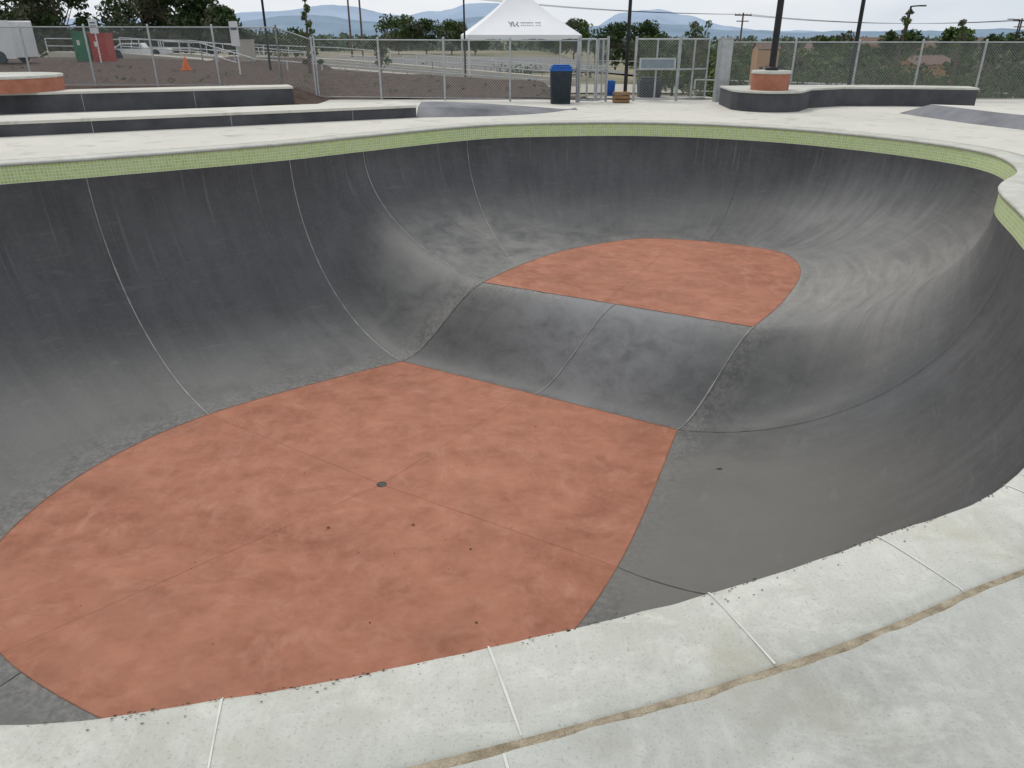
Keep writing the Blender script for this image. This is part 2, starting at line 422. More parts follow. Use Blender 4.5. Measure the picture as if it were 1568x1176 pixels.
for _ in range(520):
    k=random.randint(int(8.0*SUB),int(15*SUB)); 
    cl=mnoise.noise(Vector((cum[k]*2.3,0,0)))
    if cl<-.1 and R()<.85: continue
    d=-.017+abs(random.gauss(0,.010)) if R()<.88 else U(0,.05)
    p=Vector(off(k,d,.0018 if d>0 else -.002)) 
    r=U(.0008,.0034)*(1.7 if R()<.12 else 1); n=random.randint(4,6); a0=U(0,6)
    tv=Vector((outn[k].y,-outn[k].x,0)); p+=tv*U(-.04,.04)
    mj.add([p+tv*(r*U(.8,2.4)*math.cos(a0+i*6.28/n))+outn[k]*(r*U(.4,1)*math.sin(a0+i*6.28/n))+Vector((0,0,.002)) for i in range(n)],[tuple(range(n))])
o=mj.obj('edge_chips',M_chip); o.parent=bowl
mj=MB()
def dl(x,y,z,r):
    a=U(0,6); n=7; pts=[(x,y,z+r*.35)]
    for i in range(n):
        t=a+i*6.283/n; rr=r*(1 if i%2 else .5)*U(.8,1.2); pts.append((x+rr*math.cos(t),y+rr*math.sin(t)*.7,z+.006+U(0,.4)*r))
    mj.add(pts,[(0,1+i,1+(i+1)%n) for i in range(n)])
for x,y,r in((-1.85,6.25,.026),(-1.0,6.3,.026),(2.35,7.3,.05),(-.4,5.9,.018),(.9,5.0,.022),(-1.2,4.9,.014),(.3,8.4,.014),(-.3,4.9,.018)): dl(x,y,ZD if x<2 else ZD+.04,r)
for _ in range(45): dl(U(-4.0,.8),U(4.6,8.5),ZD,U(.004,.009))
o=mj.obj('dead_leaves',M_dleaf)

# ------------------------------------------------------------ deck & terrain
cx,cy=0.,8.
XL,XR,YB,YF=-26.,26.,-14.,22.
def boxhit(a):
    c,s=math.cos(a),math.sin(a); t=1e9
    if c>1e-9:t=min(t,(XR-cx)/c)
    if c<-1e-9:t=min(t,(XL-cx)/c)
    if s>1e-9:t=min(t,(YF-cy)/s)
    if s<-1e-9:t=min(t,(YB-cy)/s)
    return t
ring0=[off(k,jit(k,.333)+.002,.0) for k in range(NT)]
rows=[[off(k,jit(k,.333)-.003,-.02) for k in range(NT)],ring0]
ang=[math.atan2(p[1]-cy,p[0]-cx) for p in ring0]
r0=[math.hypot(p[1]-cy,p[0]-cx) for p in ring0]
for f in (.12,.4,.7,1.0):
    rows.append([(cx+math.cos(a)*(r+(boxhit(a)-r)*f),cy+math.sin(a)*(r+(boxhit(a)-r)*f),0) for a,r in zip(ang,r0)])
grid_uv('concrete_deck',rows,M_deck,smooth=False)
def tz(x,y):
    if y<22: return 0
    z=-1.3*sm((y-22)/12)
    z-=9*sm((y-30)/110)*sm((x-6)/25)
    z-=26*sm((y-150)/700)
    return z
rows=[]
for m in (1.0,1.02,1.06,1.12,1.2,1.35,1.6,2,2.5,3.2,4,5.5,8,11,16,25,40,70,130,300,700,1400):
    ring=[]
    for i in range(NT):
        a=ang[i]; t=boxhit(a)*m; x=cx+math.cos(a)*t; y=cy+math.sin(a)*t
        ring.append((x,y,tz(x,y)-(0 if m==1 else .02)))
    rows.append(ring)
grid_uv('ground',rows,M_terr,smooth=True)
mj=MB()
for a,b in (((-.02,1.29),(.12,.7)),((3.0,.9),(5.4,-.8))):
    a=Vector(a+(0,));b=Vector(b+(0,)); strip(mj,[a.lerp(b,i/12) for i in range(13)],[UPV]*13,.006,.003)
mj.obj('deck_joint',M_white)

def drape(name,x0,x1,y0,y1,nx,ny,zf,mat):
    m=MB(); vs=[]
    for j in range(ny+1):
        for i in range(nx+1):
            x=x0+(x1-x0)*i/nx; y=y0+(y1-y0)*j/ny; vs.append((x,y,zf(x,y)))
    m.add(vs,[(j*(nx+1)+i,j*(nx+1)+i+1,(j+1)*(nx+1)+i+1,(j+1)*(nx+1)+i) for j in range(ny) for i in range(nx)])
    return m.obj(name,mat,smooth=True)
def G(x,y):
    if y<=22: return 0
    mo=.34*sm((y-22)/8)*max(0,min(1,1-(x+5)/6.6))
    k=sm((32.5-y)/2.5)*sm((2.0-x)/.9)
    t=tz(x,y); return t+(mo-t)*k
def bz(x,y):
    fy=max(0,1-max(0,y-24)/16)
    e=sm((-x-5.0)/1.1)*fy+(1-fy)*sm((-x-6)/5)
    hh=.34*sm((y-19.9)/1.5)+.22*sm((y-22)/18)
    return e*hh+.02+(1-e)*G(x,y)+.04*mnoise.noise(Vector((x*.8,y*.8,0)))*sm((y-20)/1)
drape('mulch_bed',-34,-5.0,19.9,42,110,90,lambda x,y: max(bz(x,y),.012) if (x<-5.6 and y<23) else bz(x,y),M_mulch)
drape('mulch_bed',-5.0,2.0,22.1,32.4,50,50,lambda x,y: G(x,y)+.03+.03*mnoise.noise(Vector((x*.8,y*.8,0))),M_mulch)
drape('walkway',-50,10,44,52,60,8,lambda x,y: tz(x,y)+.05+.55*sm((-x-12)/6),M_path)
drape('walkway',2.1,5.6,22.0,30,8,20,lambda x,y: tz(x,y)+.035,M_path)
drape('parking_lot',-90,25,70,120,40,30,lambda x,y: tz(x,y)+.06,simple('asphalt',(.16,.16,.16),(.22,.21,.2),.5,.9))

def ledge(name,a,b,d,h,mat=M_dark,z0=0.,cap=.05,bev=.012):
    a=Vector(a+(0,));b=Vector(b+(0,)); n=(b-a).normalized(); n=Vector((-n.y,n.x,0))
    p=[a,b,b+n*d,a+n*d]; m=MB(); m.prism([(q.x,q.y) for q in p],z0,z0+h-cap)
    ov=.012; t=(b-a).normalized()*ov
    q=[a-t-n*ov,b+t-n*ov,b+t+n*(d+ov),a-t+n*(d+ov)]
    m.mi=1; m.prism([(w.x,w.y) for w in q],z0+h-cap,z0+h); m.prism([(w.x,w.y) for w in q][::-1],z0+h-cap,z0+h-cap+.001)
    m.mi=2; L=(b-a).length; k=2.4
    while k<L:
        c=a+(b-a)*(k/L)-n*.002; m.box((c.x,c.y,z0+(h-cap)/2),(.014,.008,h-cap-.01),math.atan2((b-a).y,(b-a).x)); k+=2.4
    return m.obj(name,[mat,M_deck,M_wjoint],bevel=bev)
ledge('concrete_ledge',(-14.0,11.0),(-2.05,17.05),1.25,.25)
ledge('retaining_wall',(-16.5,15.6),(-5.5,20.2),.9,.44)
vs=[];fs=[];N=24
for i in range(N+1):
    f=i/N; x=-2.05+f*3.6; h=.23*(1-sm(f)); 
    yf=17.02+f*1.2-.2*math.sin(f*3.14)+ (1.1*f**6 if f>.5 else 0); yb=18.1+f*1.5-(.0 if f<.6 else .8*((f-.6)/.4)**2)
    vs+=[(x,yf,.004),(x,yf+.25*(1-f)+.1,h*.8+.005),(x,yb,h+.005),(x,yb+.06,.002)]
for i in range(N):
    for j in range(3): fs.append((4*i+j,4*(i+1)+j,4*(i+1)+j+1,4*i+j+1))
m=MB(); m.add(vs,fs); m.obj('bowl_recess_stand_in',M_dkgrey)
m=MB()
poly=[(8.75,18.0),(9.15,15.8),(9.8,13.9),(11,12.6),(14,12.0),(19,12.8),(19,15.6),(14,16.4),(10.8,17.0)]  # raised dark bank standing in for a neighbouring sunken bowl
cxx=sum(p[0] for p in poly)/len(poly);cyy=sum(p[1] for p in poly)/len(poly)
ins=[(p[0]+(cxx-p[0])*.12,p[1]+(cyy-p[1])*.12) for p in poly]
m.prism(poly,.0,.22,top=1,inset=ins); m.obj('bowl_recess_stand_in',[M_dkgrey,M_deck])

m=MB()
arc=[(5.3,20.5)]
for i in range(13):
    a=math.pi*(1.0+ .75*i/12); arc.append((6.05+.85*math.cos(a),19.05+.85*math.sin(a)))
arc+=[(7.2,19.35),(8.2,19.9),(9.6,19.9),(11.3,19.5),(11.5,20.3),(9.8,20.8),(7.5,20.9)]
m.prism(arc,0,.40)
ccx=8;ccy=19.9
o2=[(p[0]+(p[0]-ccx)*.006,p[1]+(p[1]-ccy)*.02) for p in arc]
m.mi=1; m.prism(o2,.40,.44)
m.obj('planter_wall',[M_dark,M_cop],bevel=.01)
m=MB(); m.lathe((6.05,18.95,.44),[(.43,0),(.43,.36),(.41,.38),(0,.39)],32); m.mi=1
m.lathe((6.05,18.95,.44),[(.445,.355),(.45,.38),(.44,.42),(.0,.425)],32)
m.obj('round_concrete_seat',[M_terra,M_cop],smooth=False)
m=MB(); m.lathe((-11.9,18.6,.44),[(1.4,0),(1.4,.30),(1.37,.33),(0,.34)],48); m.mi=1
m.lathe((-11.9,18.6,.44),[(1.415,.29),(1.42,.31),(1.41,.345),(0,.35)],48)
m.obj('round_concrete_seat',[M_terra,M_cop])

def lightpole(name,x,y,z,h,r,head=True,arm=0):
    m=MB(); m.tube((x,y,z),(x,y,z+h),r,r*.75,16); m.lathe((x,y,z),[(r*1.9,0),(r*1.9,.05),(r*1.2,.08)],16)
    if arm: m.tube((x,y,z+h-.02),(x+arm,y,z+h+.03),r*.5,r*.5); m.box((x+arm*1.2,y,z+h+.02),(abs(arm)*.6,.2,.09))
    elif head: m.box((x+.3,y,z+h),(.8,.35,.1))
    return m.obj(name,M_black)
lightpole('light_pole',6.05,18.95,.866,6.5,.078)
lightpole('light_pole',3.6,25.6,tz(3.6,25.6),8,.06)
lightpole('light_pole',10.1,24.2,tz(10,24),8,.062)
lightpole('light_pole',-8.9,30,.3,8,.045)
lightpole('light_pole',-1.95,34,tz(-2,34),9.5,.04)
lightpole('street_lamp',28.5,60,tz(28.5,60),3.5-tz(28.5,60),.09,arm=.7)
lightpole('street_lamp',56,92,tz(56,92),3.2-tz(56,92),.09,arm=-.9)
def upole(x,y,top):
    m=MB(); z=tz(x,y); m.tube((x,y,z),(x,y,top),.16,.11,8)
    for zz,w in((top-.3,2.2),(top-1.0,1.6)): m.box((x,y,zz),(w,.12,.12))
    for dx in(-1,-.5,.5,1): m.tube((x+dx,y,top-.24),(x+dx,y,top-.05),.05,.03,6)
    m.obj('utility_pole',M_bark)
upole(-23.4,120,9); upole(-21.4,118,8.5); upole(30.4,110,4.3); upole(66,108,3.6)
m=MB()
def wire(a,b,sag):
    a=Vector(a);b=Vector(b);n=16;pr=None
    for i in range(n+1):
        f=i/n;p=a.lerp(b,f);p.z-=sag*4*f*(1-f)
        if pr is not None:m.tube(pr,p,.022,.022,3)
        pr=p
for dx in(-1,0,1):
    wire((-23.4+dx,120,8.7),(-90+dx,125,12),1.2); wire((-23.4+dx,120,8.7),(30.4+dx,110,4.1),1.0)
    wire((30.4+dx,110,4.1),(66+dx,108,3.4),.7); wire((66+dx,108,3.4),(110+dx,100,4),.7)
m.obj('power_lines',M_black)

def wires(m,a,b,lo,hh,r=.0034,sp=.07):
    d=b-a;L=d.length;d.normalize(); x=-hh
    while x<L:
        for sg in(1,-1):
            c0_,c1_=max(0,x),min(L,x+hh)
            if c1_-c0_>.02:
                f=lambda s:(s-x) if sg==1 else hh-(s-x)
                m.tube(a+d*c0_+Vector((0,0,lo+f(c0_))),a+d*c1_+Vector((0,0,lo+f(c1_))),r,r,3)
        x+=sp
def fence(name,path,h,spacing=1.72):
    m=MB(); 
    for (a,b) in zip(path[:-1],path[1:]):
        a=Vector(a);b=Vector(b);L=(b-a).length; n=max(1,round(L/spacing)); d=(b-a)/L
        m.mi=0
        for i in range(n+1):
            p=a+d*(L*i/n); m.tube(p,p+Vector((0,0,h+.02)),.028,.028,8); m.lathe((p.x,p.y,p.z+h+.02),[(.032,0),(.02,.03),(0,.035)],8)
        for zz in ((h-.02,.018),(.06,.010)) : m.tube(a+Vector((0,0,zz[0])),b+Vector((0,0,zz[0])),zz[1],zz[1],6)
        m.mi=1; wires(m,a,b,.05,h-.08)
    return m.obj(name,[M_galv,M_wire])
fence('chain_link_fence',[(-5.3,22.05,0.02),(1.7,21.1,0)],1.5)
fence('chain_link_fence',[(-26,21.4,.36),(-6.15,21.6,.33),(-5.36,22.0,.04)],1.48)
fence('chain_link_fence',[(5.75,21.5,0),(19,21.5,0)],1.46)
def gate(x0,y0,x1,y1,h=1.45):
    m=MB(); a=Vector((x0,y0,.06));b=Vector((x1,y1,.06)); Z=Vector((0,0,h))
    for p in(a,b,(a+b)/2): m.tube(p,p+Z,.024,.024,8)
    for zz in(0,.5,1): m.tube(a+Z*zz,b+Z*zz,.022,.022,8)
    m.tube(a-Vector((0,0,.06)),a+Z*1.05,.035,.035,8)
    m.mi=1; wires(m,a,b,0,h)
    return m.obj('chain_link_gate',[M_galv,M_wire])
gate(1.75,21.1,2.15,20.9); gate(2.5,21.4,2.2,20.95); gate(3.25,21.5,4.35,21.4); gate(4.4,21.5,5.25,21.9)
m=MB(); m.box((5.52,21.3,.76),(.32,.3,1.52)); m.box((5.52,21.14,.76),(.26,.012,1.4)); m.box((5.52,21.3,1.535),(.36,.34,.03)); m.obj('utility_cabinet',M_galv,bevel=.01)
m=MB(); m.box((3.8,21.30,.93),(.95,.03,.28)); m.mi=1; m.box((3.8,21.28,.93),(.85,.008,.2)); m.obj('gate_sign',[M_galv,simple('sign_face',(.22,.27,.30),(.18,.22,.25),6)])
def bin_(name,x,y,w,h,body,lid,z=0):
    m=MB(); w2=w*.9
    m.prism([(x-w2/2,y-w2/2),(x+w2/2,y-w2/2),(x+w2/2,y+w2/2),(x-w2/2,y+w2/2)],z,z+h*.84,inset=[(x-w/2,y-w/2),(x+w/2,y-w/2),(x+w/2,y+w/2),(x-w/2,y+w/2)])
    for i in range(6): m.box((x-w*.38+i*w*.152,y-w*.49,z+h*.42),(w*.05,.03,h*.7))
    m.mi=1; m.box((x,y,z+h*.87),(w*1.06,w*1.06,h*.06)); m.box((x,y,z+h*.93),(w*.94,w*.94,h*.07)); m.box((x,y-w*.02,z+h*.985),(w*.8,w*.7,h*.03))
    m.obj(name,[body,lid],bevel=.012)
bin_('trash_receptacle',1.25,20.75,.54,.93,M_bin,M_blue)
bin_('trash_bin',3.85,22.6,.62,.52,M_bin,M_bin,-.02); bin_('recycling_bin',2.85,23.5,.28,.42,M_blue,M_blue)
m=MB()
for zz in(.05,.14,.23): m.box((2.85,20.95,zz),(.42,.3,.065))
for dx in(-.18,.18):
    for dy in(-.12,.12): m.box((2.85+dx,20.95+dy,.135),(.03,.03,.25))
m.obj('wooden_crate',M_wood)
m=MB(); m.tube((3.5,21.9,.08),(3.5,21.9,.5),.03); m.box((3.72,21.9,.55),(.5,.35,.05)); m.obj('hand_cart',M_bin)

def tent():
    x,y=.27,38.; w=2.5; ez=1.62; m=MB()
    steps=16; seg=10; vs=[]
    for j in range(steps+1):
        f=j/steps; r=w*((1-f)**1.55)*.97+.05; z=ez+.0+ 2.25*f**.95
        for sd in range(4):
            for k in range(seg):
                u=k/seg*2-1; sag=(1-u*u)*.10*(f*(1-f)*4)*r
                c=[(u,-1),(1,u),(-u,1),(-1,-u)][sd]; rr=r-sag
                px=c[0]*r if sd%2==0 else c[0]*rr; py=c[1]*rr if sd%2==0 else c[1]*r
                ca,sa=math.cos(.12),math.sin(.12)
                vs.append((x+px*ca-py*sa,y+px*sa+py*ca,z))
    T=4*seg
    m.add(vs,[(j*T+i,j*T+(i+1)%T,(j+1)*T+(i+1)%T,(j+1)*T+i) for j in range(steps) for i in range(T)])
    v2=[]
    for row in (0,1):
        for i in range(T):
            p=vs[i]; u=(i%seg)/seg; d=.17+.03*math.sin(u*math.pi*6)
            v2.append((p[0],p[1],p[2]-(d if row else 0)))
    m.add(v2,[(i,(i+1)%T,T+(i+1)%T,T+i) for i in range(T)])
    m.mi=1
    for sx in(-1,1):
        for sy in(-1,1):
            px,py=sx*w*.97,sy*w*.97; X=x+px*.993-py*.12; Y=y+px*.12+py*.993
            m.tube((X,Y,tz(X,Y)),(X,Y,ez-.02),.04,.04,8)
    o=m.obj('canopy_tent',[M_canvas,M_whitep])
    def pt(u,f):
        r=w*((1-f)**1.55)*.97+.05; z=ez+2.25*f**.95; rr=r-(1-(u/r)**2)*.10*(f*(1-f)*4)*r
        px,py=u,-rr; return Vector((x+px*.993+rr*.12,y+px*.12+py*.993-.02,z+.01))
    t=MB()
    def bar(u0,f0,u1,f1,wd):
        a=pt(u0,f0);b=pt(u1,f1);t.tube(a,b,wd,wd,4)
    bar(-.62,.215,-.54,.17,.014);bar(-.46,.215,-.56,.13,.014);bar(-.42,.21,-.42,.14,.014);bar(-.42,.14,-.34,.14,.014);bar(-.2,.21,-.3,.17,.014);bar(-.3,.17,-.2,.13,.014)
    xx=-.1
    while xx<.75:
        wd=U(.03,.07)
        if R()<.85: bar(xx,.195,xx+wd,.195,.014); bar(xx,.15,xx+wd*.8,.15,.012)
        xx+=wd+.03
    q=t.obj('printed_logo',M_text); q.parent=o
tent()

def railing(path,h=.75,curb=True):
    m=MB()
    for a,b in zip(path[:-1],path[1:]):
        a=Vector(a);b=Vector(b);L=(b-a).length;n=max(1,round(L/1.6))
        m.mi=0
        for i in range(n+1):
            p=a.lerp(b,i/n); m.tube(p,p+Vector((0,0,h)),.026,.026,6)
        for zz in(h,h*.5): m.tube(a+Vector((0,0,zz)),b+Vector((0,0,zz)),.024,.024,6)
        if curb:
            m.mi=1; s_=Vector((0,1.3,0)); Z=Vector((0,0,.06)); D=Vector((0,0,-.5))
            m.add([a+Z,b+Z,b+Z+s_,a+Z+s_,a+D,b+D],[(0,1,2,3),(4,5,1,0)])
    m.obj('handrail',[M_rail,M_path])
def Pn(x,y,dz=0): return (x,y,tz(x,y)+dz)
railing([(-10.8,34,-.03),(-4.8,32.9,-.4),(1.6,32.6,-.8)])
railing([(-12,42,.2),(-4,41,-.35),(2.7,40,-.85)])
railing([(-19,40,.75),(-14,37,.55),(-10.8,34,.0)])
railing([(-22,52,.5),(-11,52,.15),(4,50,-.9)])
railing([(-26,46,.7),(-18,46,.6),(-12,42,.2)])
railing([(-8,60,-.5),(10,60,-.9)],curb=False)
railing([Pn(6,26.5),Pn(12,28),Pn(20,32)],.7,False)

m=MB(); x,y=-12.0,30.
zc=bz(x,y)
m.lathe((x,y,zc),[(.15,.03),(.05,.42),(.03,.45),(0,.45)],16); m.box((x,y,zc+.015),(.36,.36,.03)); m.mi=1; m.lathe((x,y,zc),[(.108,.18),(.078,.3)],16)
m.obj('traffic_cone',[M_orange,M_whitep])
def booth(name,x,y,z,mat):
    m=MB(); m.box((x,y,z+.65),(.7,.7,1.3)); m.box((x,y,z+1.32),(.78,.78,.06)); m.mi=1; m.box((x,y-.36,z+.62),(.5,.02,1.1)); m.mi=2; m.box((x-.1,y-.375,z+.9),(.12,.01,.2)); m.obj(name,[mat,mat,M_whitep],bevel=.02)
booth('portable_toilet',-18.9,36.5,bz(-18.9,36.5)-.15,M_greenp); booth('portable_toilet',-18.1,36.4,bz(-18,36.5)-.2,M_redp)
m=MB(); m.tube((-17.6,35,.5),(-17.6,35,2.1),.03); m.box((-17.6,34.96,1.95),(.35,.03,.55)); m.mi=1; m.box((-17.6,34.94,1.95),(.25,.006,.06)); m.box((-17.6,34.94,2.08),(.22,.006,.05)); m.obj('notice_sign',[M_whitep,M_text])
m=MB(); m.tube((-9.2,27.5,.2),(-9.2,27.5,1.9),.025); m.box((-9.2,27.46,1.65),(.28,.02,.75)); m.mi=1; m.box((-9.2,27.445,1.8),(.2,.006,.08)); m.obj('notice_sign',[M_whitep,M_text])
def truck(name,x,y,z,s=1.,boxy=False,rz=0):
    e=MB()
    L,W=4.6*s,1.8*s
    prof=[(-.5,.28),(-.5,.62),(-.36,.68),(-.24,1.05),(.08,1.05),(.12,.68),(.5,.66),(.5,.28)]
    if boxy: prof=[(-.5,.3),(-.5,.8),(-.44,.95),(-.38,1.4),(-.25,1.45),(-.25,2.2),(.5,2.2),(.5,.3)]
    cs,sn=math.cos(rz),math.sin(rz)
    def T(px,py,pz): return (x+px*cs-py*sn,y+px*sn+py*cs,z+pz*s)
    n=len(prof); e.add([T(p[0]*L,-W/2,p[1]) for p in prof]+[T(p[0]*L,W/2,p[1]) for p in prof],[tuple(range(n)),tuple(range(2*n-1,n-1,-1))]+[(i,(i+1)%n,n+(i+1)%n,n+i) for i in range(n)])
    e.mi=1
    wx=[(-.34,.7),(-.235,1.0),(-.08,1.0),(-.08,.7)] if not boxy else [(-.42,.95),(-.37,1.32),(-.28,1.32),(-.28,.95)]
    e.add([T(p[0]*L,-W/2-.01,p[1]) for p in wx],[(0,1,2,3)])
    if not boxy: e.add([T(p[0]*L,-W/2-.01,p[1]) for p in((-.06,.7),(-.06,1.0),(.07,1.0),(.1,.7))],[(0,1,2,3)])
    e.mi=2
    for px in(-.32,.3):
        for sy in(-1,1): e.tube(T(px*L,sy*W*.42,.32),T(px*L,sy*W*.52,.32),.33*s,.33*s,18)
    e.obj(name,[M_whitep,M_glass,M_bin],bevel=.03)
truck('pickup_truck',-18.6,41,bz(-19,40),.62,rz=.2); truck('box_truck',-21.9,34.5,bz(-22,34.5),.72,True,rz=-.15)
m=MB(); zc=bz(-11.6,36); m.box((-11.6,36,zc+.42),(.55,.5,.85)); m.box((-11.6,36,zc+.86),(.6,.55,.04)); m.box((-11.6,35.74,zc+.45),(.45,.01,.65)); m.obj('electrical_cabinet',M_path,bevel=.015)
def house(name,x,y,z,w,d,h,rh,wall,roof,rz=0):
    m=MB(); cs,sn=math.cos(rz),math.sin(rz)
    T=lambda a,b,c:(x+a*cs-b*sn,y+a*sn+b*cs,z+c)
    m.box((x,y,z+h/2),(w,d,h),rz)
    m.add([T(-w/2,-d/2,h),T(-w/2,d/2,h),T(-w/2,0,h+rh)],[(0,1,2)]); m.add([T(w/2,-d/2,h),T(w/2,d/2,h),T(w/2,0,h+rh)],[(0,1,2)])
    m.mi=1; ov=.06*w; t=.04*h
    for s_ in(-1,1):
        m.add([T(-w/2-ov,s_*(d/2+ov),h-rh*.15+t),T(w/2+ov,s_*(d/2+ov),h-rh*.15+t),T(w/2+ov,0,h+rh+t),T(-w/2-ov,0,h+rh+t)],[(0,1,2,3)])
    m.mi=2
    for k in(-.28,.28): 
        q=T(k*w,-d/2-.01,h*.55); m.box(q,(w*.16,.03,h*.28),rz)
    q=T(0,-d/2-.01,h*.36); m.box(q,(w*.12,.03,h*.7),rz)
    m.obj(name,[wall,roof,M_glass])
house('ticket_kiosk',7.6,24.6,-.25,.62,.6,1.45,.16,M_tan,M_roof)
house('stucco_house',25.0,50,-2.3,3.0,2.4,2.3,.4,M_tan,M_roof,.3)
random.seed(21)
for i in range(34):
    y=U(200,460); x=U(.25,.66)*y; e=U(3,16); topz=1.6-e*y/1397
    house('suburban_house',x,y,topz-5.5,U(8,15),U(7,11),4,1.5,random.choice([M_cream,M_tan,M_cream,M_whitep]),M_roof,U(-.6,.6))

# ------------------------------------------------------------ vegetation
def clump(m,c,r,n,sz,flat=.75):
    for _ in range(n):
        a=Vector((random.gauss(0,1),random.gauss(0,1),random.gauss(0,1)))
        if a.length<.01: continue
        a.normalize(); rr=r*(R()**.45)
        m.leaf((c[0]+a.x*rr,c[1]+a.y*rr,c[2]+a.z*rr*flat),sz*U(.6,1.3))
def tree(name,x,y,z,h,cr_,leaf,nl,mat,kind='round',low=.5):
    m=MB(); tr=max(.03,h*.022); top=h*(.55 if kind=='round' else .95)
    bend=U(-.04,.04)*h
    m.tube((x,y,z),(x+bend*.5,y,z+top*.5),tr,tr*.75,8); m.tube((x+bend*.5,y,z+top*.5),(x+bend,y,z+top),tr*.75,tr*.3,8)
    cl=[]
    nb=12 if kind=='round' else 16
    for i in range(nb):
        a=U(0,6.28)
        if kind=='round':
            f=U(.35,.95); rr=cr_*U(.35,.85); hz_=z+h*U(low,.88)
            st=(x+bend*f*.8,y,z+top*f)
        else:
            f=.2+.78*i/nb; rr=cr_*(1.05-f)*U(.6,1.1); hz_=z+h*f+U(0,.05)*h; st=(x+bend*f,y,z+top*f*.97)
        e=(x+bend+rr*math.cos(a),y+rr*math.sin(a),hz_); m.tube(st,e,tr*.35,tr*.1,5); cl.append((e,rr))
    for e,rr in cl: m.mi=random.choice([1,1,2]); clump(m,e,cr_*(U(.3,.5) if kind=='round' else .26),nl//nb,leaf,.8)
    m.mi=1
    if kind=='round': clump(m,(x+bend,y,z+h*.82),cr_*.5,nl//6,leaf)
    return m.obj(name,[M_bark,mat,M_leafo])
tree('young_tree',-7.1,28.5,.1,2.7,.42,.05,900,M_leafm,'col')
tree('young_tree',13.6,29,tz(13.6,29),2.4-tz(13.6,29),.5,.055,1100,M_leafm,'col')
tree('young_tree',16.9,31,tz(16.9,31),2.25-tz(16.9,31),.55,.055,1000,M_leafm,'col')
tree('young_tree',5.8,26.2,tz(5.8,26.2),2.6,.45,.05,600,M_leafm,'round')
tree('young_tree',4.9,30.5,tz(4.6,30.5),2.9,.65,.06,800,M_leafm,'round')
tree('young_tree',-5.6,34,-.6,2.3,.5,.05,600,M_leafm,'round')
for u,y,top,cr_ in((-48,88,8.0,4.2),(-42,95,9,4.8),(-37.5,92,7.6,4.2),(-33,90,6.4,3.4),(-29.5,86,4.6,2.6),(-55,92,8,4.8),(-62,95,7.5,4.8)):
    tree('oak_tree',u,y,tz(u,y)-.5,top+1.8,cr_,.24,4200,M_leafd,low=.3)
for x,y,top,r in((-19,138,4.4,3.4),(-14.5,140,4.0,3.4),(-10,136,3.7,3.0),(-6,134,2.6,2.4),(10.5,140,4.2,3.2),(15,118,3.4,3.0),(19,124,3.8,3.4),(8,150,3.2,3),(23,128,3.1,3),(44,92,2.3,2.6),(49,90,2.9,2.4),(37,96,2.2,2.6),(33,80,1.4,2.4),(57,95,2.4,3)):
    tree('shade_tree',x,y,tz(x,y)-1.0,top-tz(x,y)+1.2,r,.24,2200,random.choice([M_leafm,M_leafd]),low=.4 if x<30 else .7)
m=MB()
for i in range(140):
    y=U(96,112); x=y*U(-.64,-.25); t=1.6+U(.002,.013)*y*(1 if x<-.33*y else .5); r=U(1.4,2.6); m.mi=random.choice([0,0,0,1,3]); clump(m,(x,y,t-r*.6),r,90,.24,.8)
m.obj('distant_trees',GREENS)
m=MB()
for i in range(300):
    y=42+ (R()**1.3)*120; x=y*U(.17,.68)
    env=10+34*max(0,(110-y)/70)*(.5+.5*mnoise.noise(Vector((x*.11,y*.05,2))))
    t=1.6-(env+ R()*12)*y/1397
    r=U(1.0,2.8)*(y/70)**.6; tone=random.choice([0,0,0,0,1,1,2,3])
    for _ in range(7):
        m.mi=tone if R()<.75 else random.choice([0,1,3])
        clump(m,(x+U(-.8,.8)*r,y+U(-.7,.7)*r,t-r*.6+U(-.6,.3)*r),r*U(.28,.5),24,.10+y*.0016,.9)
    m.tube((x,y,tz(x,y)-.3),(x,y,t-r*.6),.09,.05,5)
m.obj('distant_trees',GREENS)
m=MB()
for i in range(700):
    y=180+R()*600; x=y*U(-.68,.70)
    t=1.6-U(1,12)*y/1397; 
    if x<-.1*y: t+= y*.003
    r=U(2,6)*(y/300)**.6; clump(m,(x,y,t-r*.6),r,26,.8+y*.0012,.7)
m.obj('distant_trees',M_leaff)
m=MB()
for i in range(90):
    x=U(-34,6) ; y=U(54,68); r=U(.4,.9); m.mi=random.choice([0,1,3]);clump(m,(x,y,tz(x,y)+r*.5),r,40,.10,.7)
for i in range(150):
    y=U(26,42); x=y*U(.23,.66); top=1.6-U(52,86)*y/1397; r=U(.3,.7); m.mi=random.choice([0,0,1,3])
    zc=max(tz(x,y)+r*.4,min(top,tz(x,y)+1.5)-r*.5); clump(m,(x,y,zc),r,60,.06,.9); clump(m,(x,y,(zc+tz(x,y))/2),r*1.1,50,.07,1.0)
for i in range(60):
    x=U(-22,-6); y=U(20.6,32); r=U(.06,.16); m.mi=random.choice([1,2,3]);clump(m,(x,y,bz(x,y)+r*.4),r,18,.03,.7)
for i in range(30):
    x=U(-4.5,1); y=U(22.6,31); r=U(.06,.16); m.mi=random.choice([1,2,3]);clump(m,(x,y,G(x,y)+r*.4+.03),r,18,.03,.7)
m.obj('shrubs',GREENS)

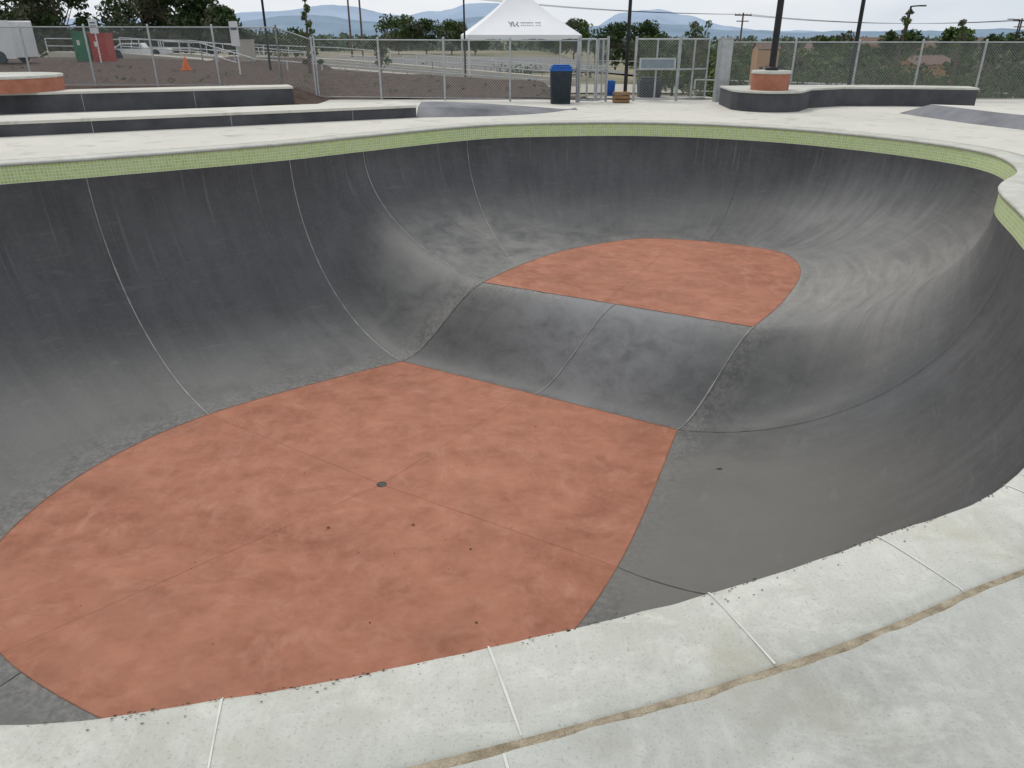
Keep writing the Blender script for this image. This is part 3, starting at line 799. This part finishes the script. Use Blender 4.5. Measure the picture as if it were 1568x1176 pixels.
def ridge(name,Y,prof,mat,rough,seed):
    m=MB(); n=420; lo,hi=prof[0][0],prof[-1][0]; rows_=9; vs=[]
    tops=[]
    for i in range(n+1):
        a=lo+(hi-lo)*i/n
        for p,q in zip(prof[:-1],prof[1:]):
            if p[0]<=a<=q[0]: f=(a-p[0])/(q[0]-p[0]); e=p[1]+(q[1]-p[1])*sm(f); break
        e+=rough*(mnoise.fractal(Vector((a*18,seed,0)),1,2,6))
        tops.append((a,e))
    for j in range(rows_):
        f=j/(rows_-1); yy=Y*(.72+.28*f)
        for a,e in tops:
            zz=(e*Y)*(f**.8)*(1+.5*(1-f)*mnoise.noise(Vector((a*45,f*4,seed))))-60*(1-f)
            vs.append((a*yy,yy,zz))
    m.add(vs,[(j*(n+1)+i,j*(n+1)+i+1,(j+1)*(n+1)+i+1,(j+1)*(n+1)+i) for j in range(rows_-1) for i in range(n)])
    return m.obj(name,mat,smooth=True)
def px(u,v): return ((u-784)/1268,(54-v)/1397)
pf=[px(-500,30),px(150,30),px(370,20),px(430,17),px(490,7),px(530,11),px(600,20),px(670,20),px(720,7),px(760,5),px(820,12),px(870,36),px(905,42),px(950,19),px(1000,15),px(1050,24),px(1110,41),px(1180,46),px(1300,48),px(2200,50)]
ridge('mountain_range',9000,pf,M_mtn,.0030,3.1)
pf=[px(-500,44),px(300,36),px(480,23),px(560,32),px(640,38),px(740,25),px(800,32),px(860,44),px(960,35),px(1040,37),px(1120,46),px(1250,48),px(1400,47),px(1568,45),px(2200,50)]
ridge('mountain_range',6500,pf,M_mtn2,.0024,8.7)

# ------------------------------------------------------------ light
w=bpy.data.worlds.new('World'); scene.world=w; w.use_nodes=True; nt=w.node_tree
bg=nt.nodes['Background']; sky=nt.nodes.new('ShaderNodeTexSky'); sky.sky_type='NISHITA'; sky.sun_disc=False
sky.sun_elevation=math.radians(58); sky.sun_rotation=math.radians(-35); sky.dust_density=3; sky.air_density=1.0
tc=nt.nodes.new('ShaderNodeTexCoord'); mp=nt.nodes.new('ShaderNodeMapping'); mp.inputs['Scale'].default_value=(1,1,4)
link(nt,tc.outputs['Generated'],mp.inputs[0])
cl=noi(nt,mp.outputs[0],1.6,4,.55,.4)
cloud=mix(nt,rng(nt,cl,.35,.65),(7.3,8.0,8.8),(9.4,9.5,9.6))
link(nt,mix(nt,rng(nt,cl,.3,.6,.85,.98),sky.outputs[0],cloud),bg.inputs['Color'])
bg.inputs['Strength'].default_value=.1
sd=bpy.data.lights.new('sun','SUN'); sd.energy=1.35; sd.angle=math.radians(18); sd.color=(1,.95,.87)
so=bpy.data.objects.new('sun',sd); scene.collection.objects.link(so)
el,az=math.radians(58),math.radians(-35)
dv=Vector((math.sin(az)*math.cos(el),math.cos(az)*math.cos(el),math.sin(el)))
so.rotation_euler=dv.to_track_quat('Z','Y').to_euler()

cam=bpy.data.cameras.new('camera'); co=bpy.data.objects.new('camera',cam); scene.collection.objects.link(co)
cam.sensor_width=36; cam.lens=36*1150/1568; cam.clip_end=40000; cam.clip_start=.05
co.location=(0,0,1.6); co.rotation_euler=(math.radians(90-24.9),0,0)
scene.camera=co
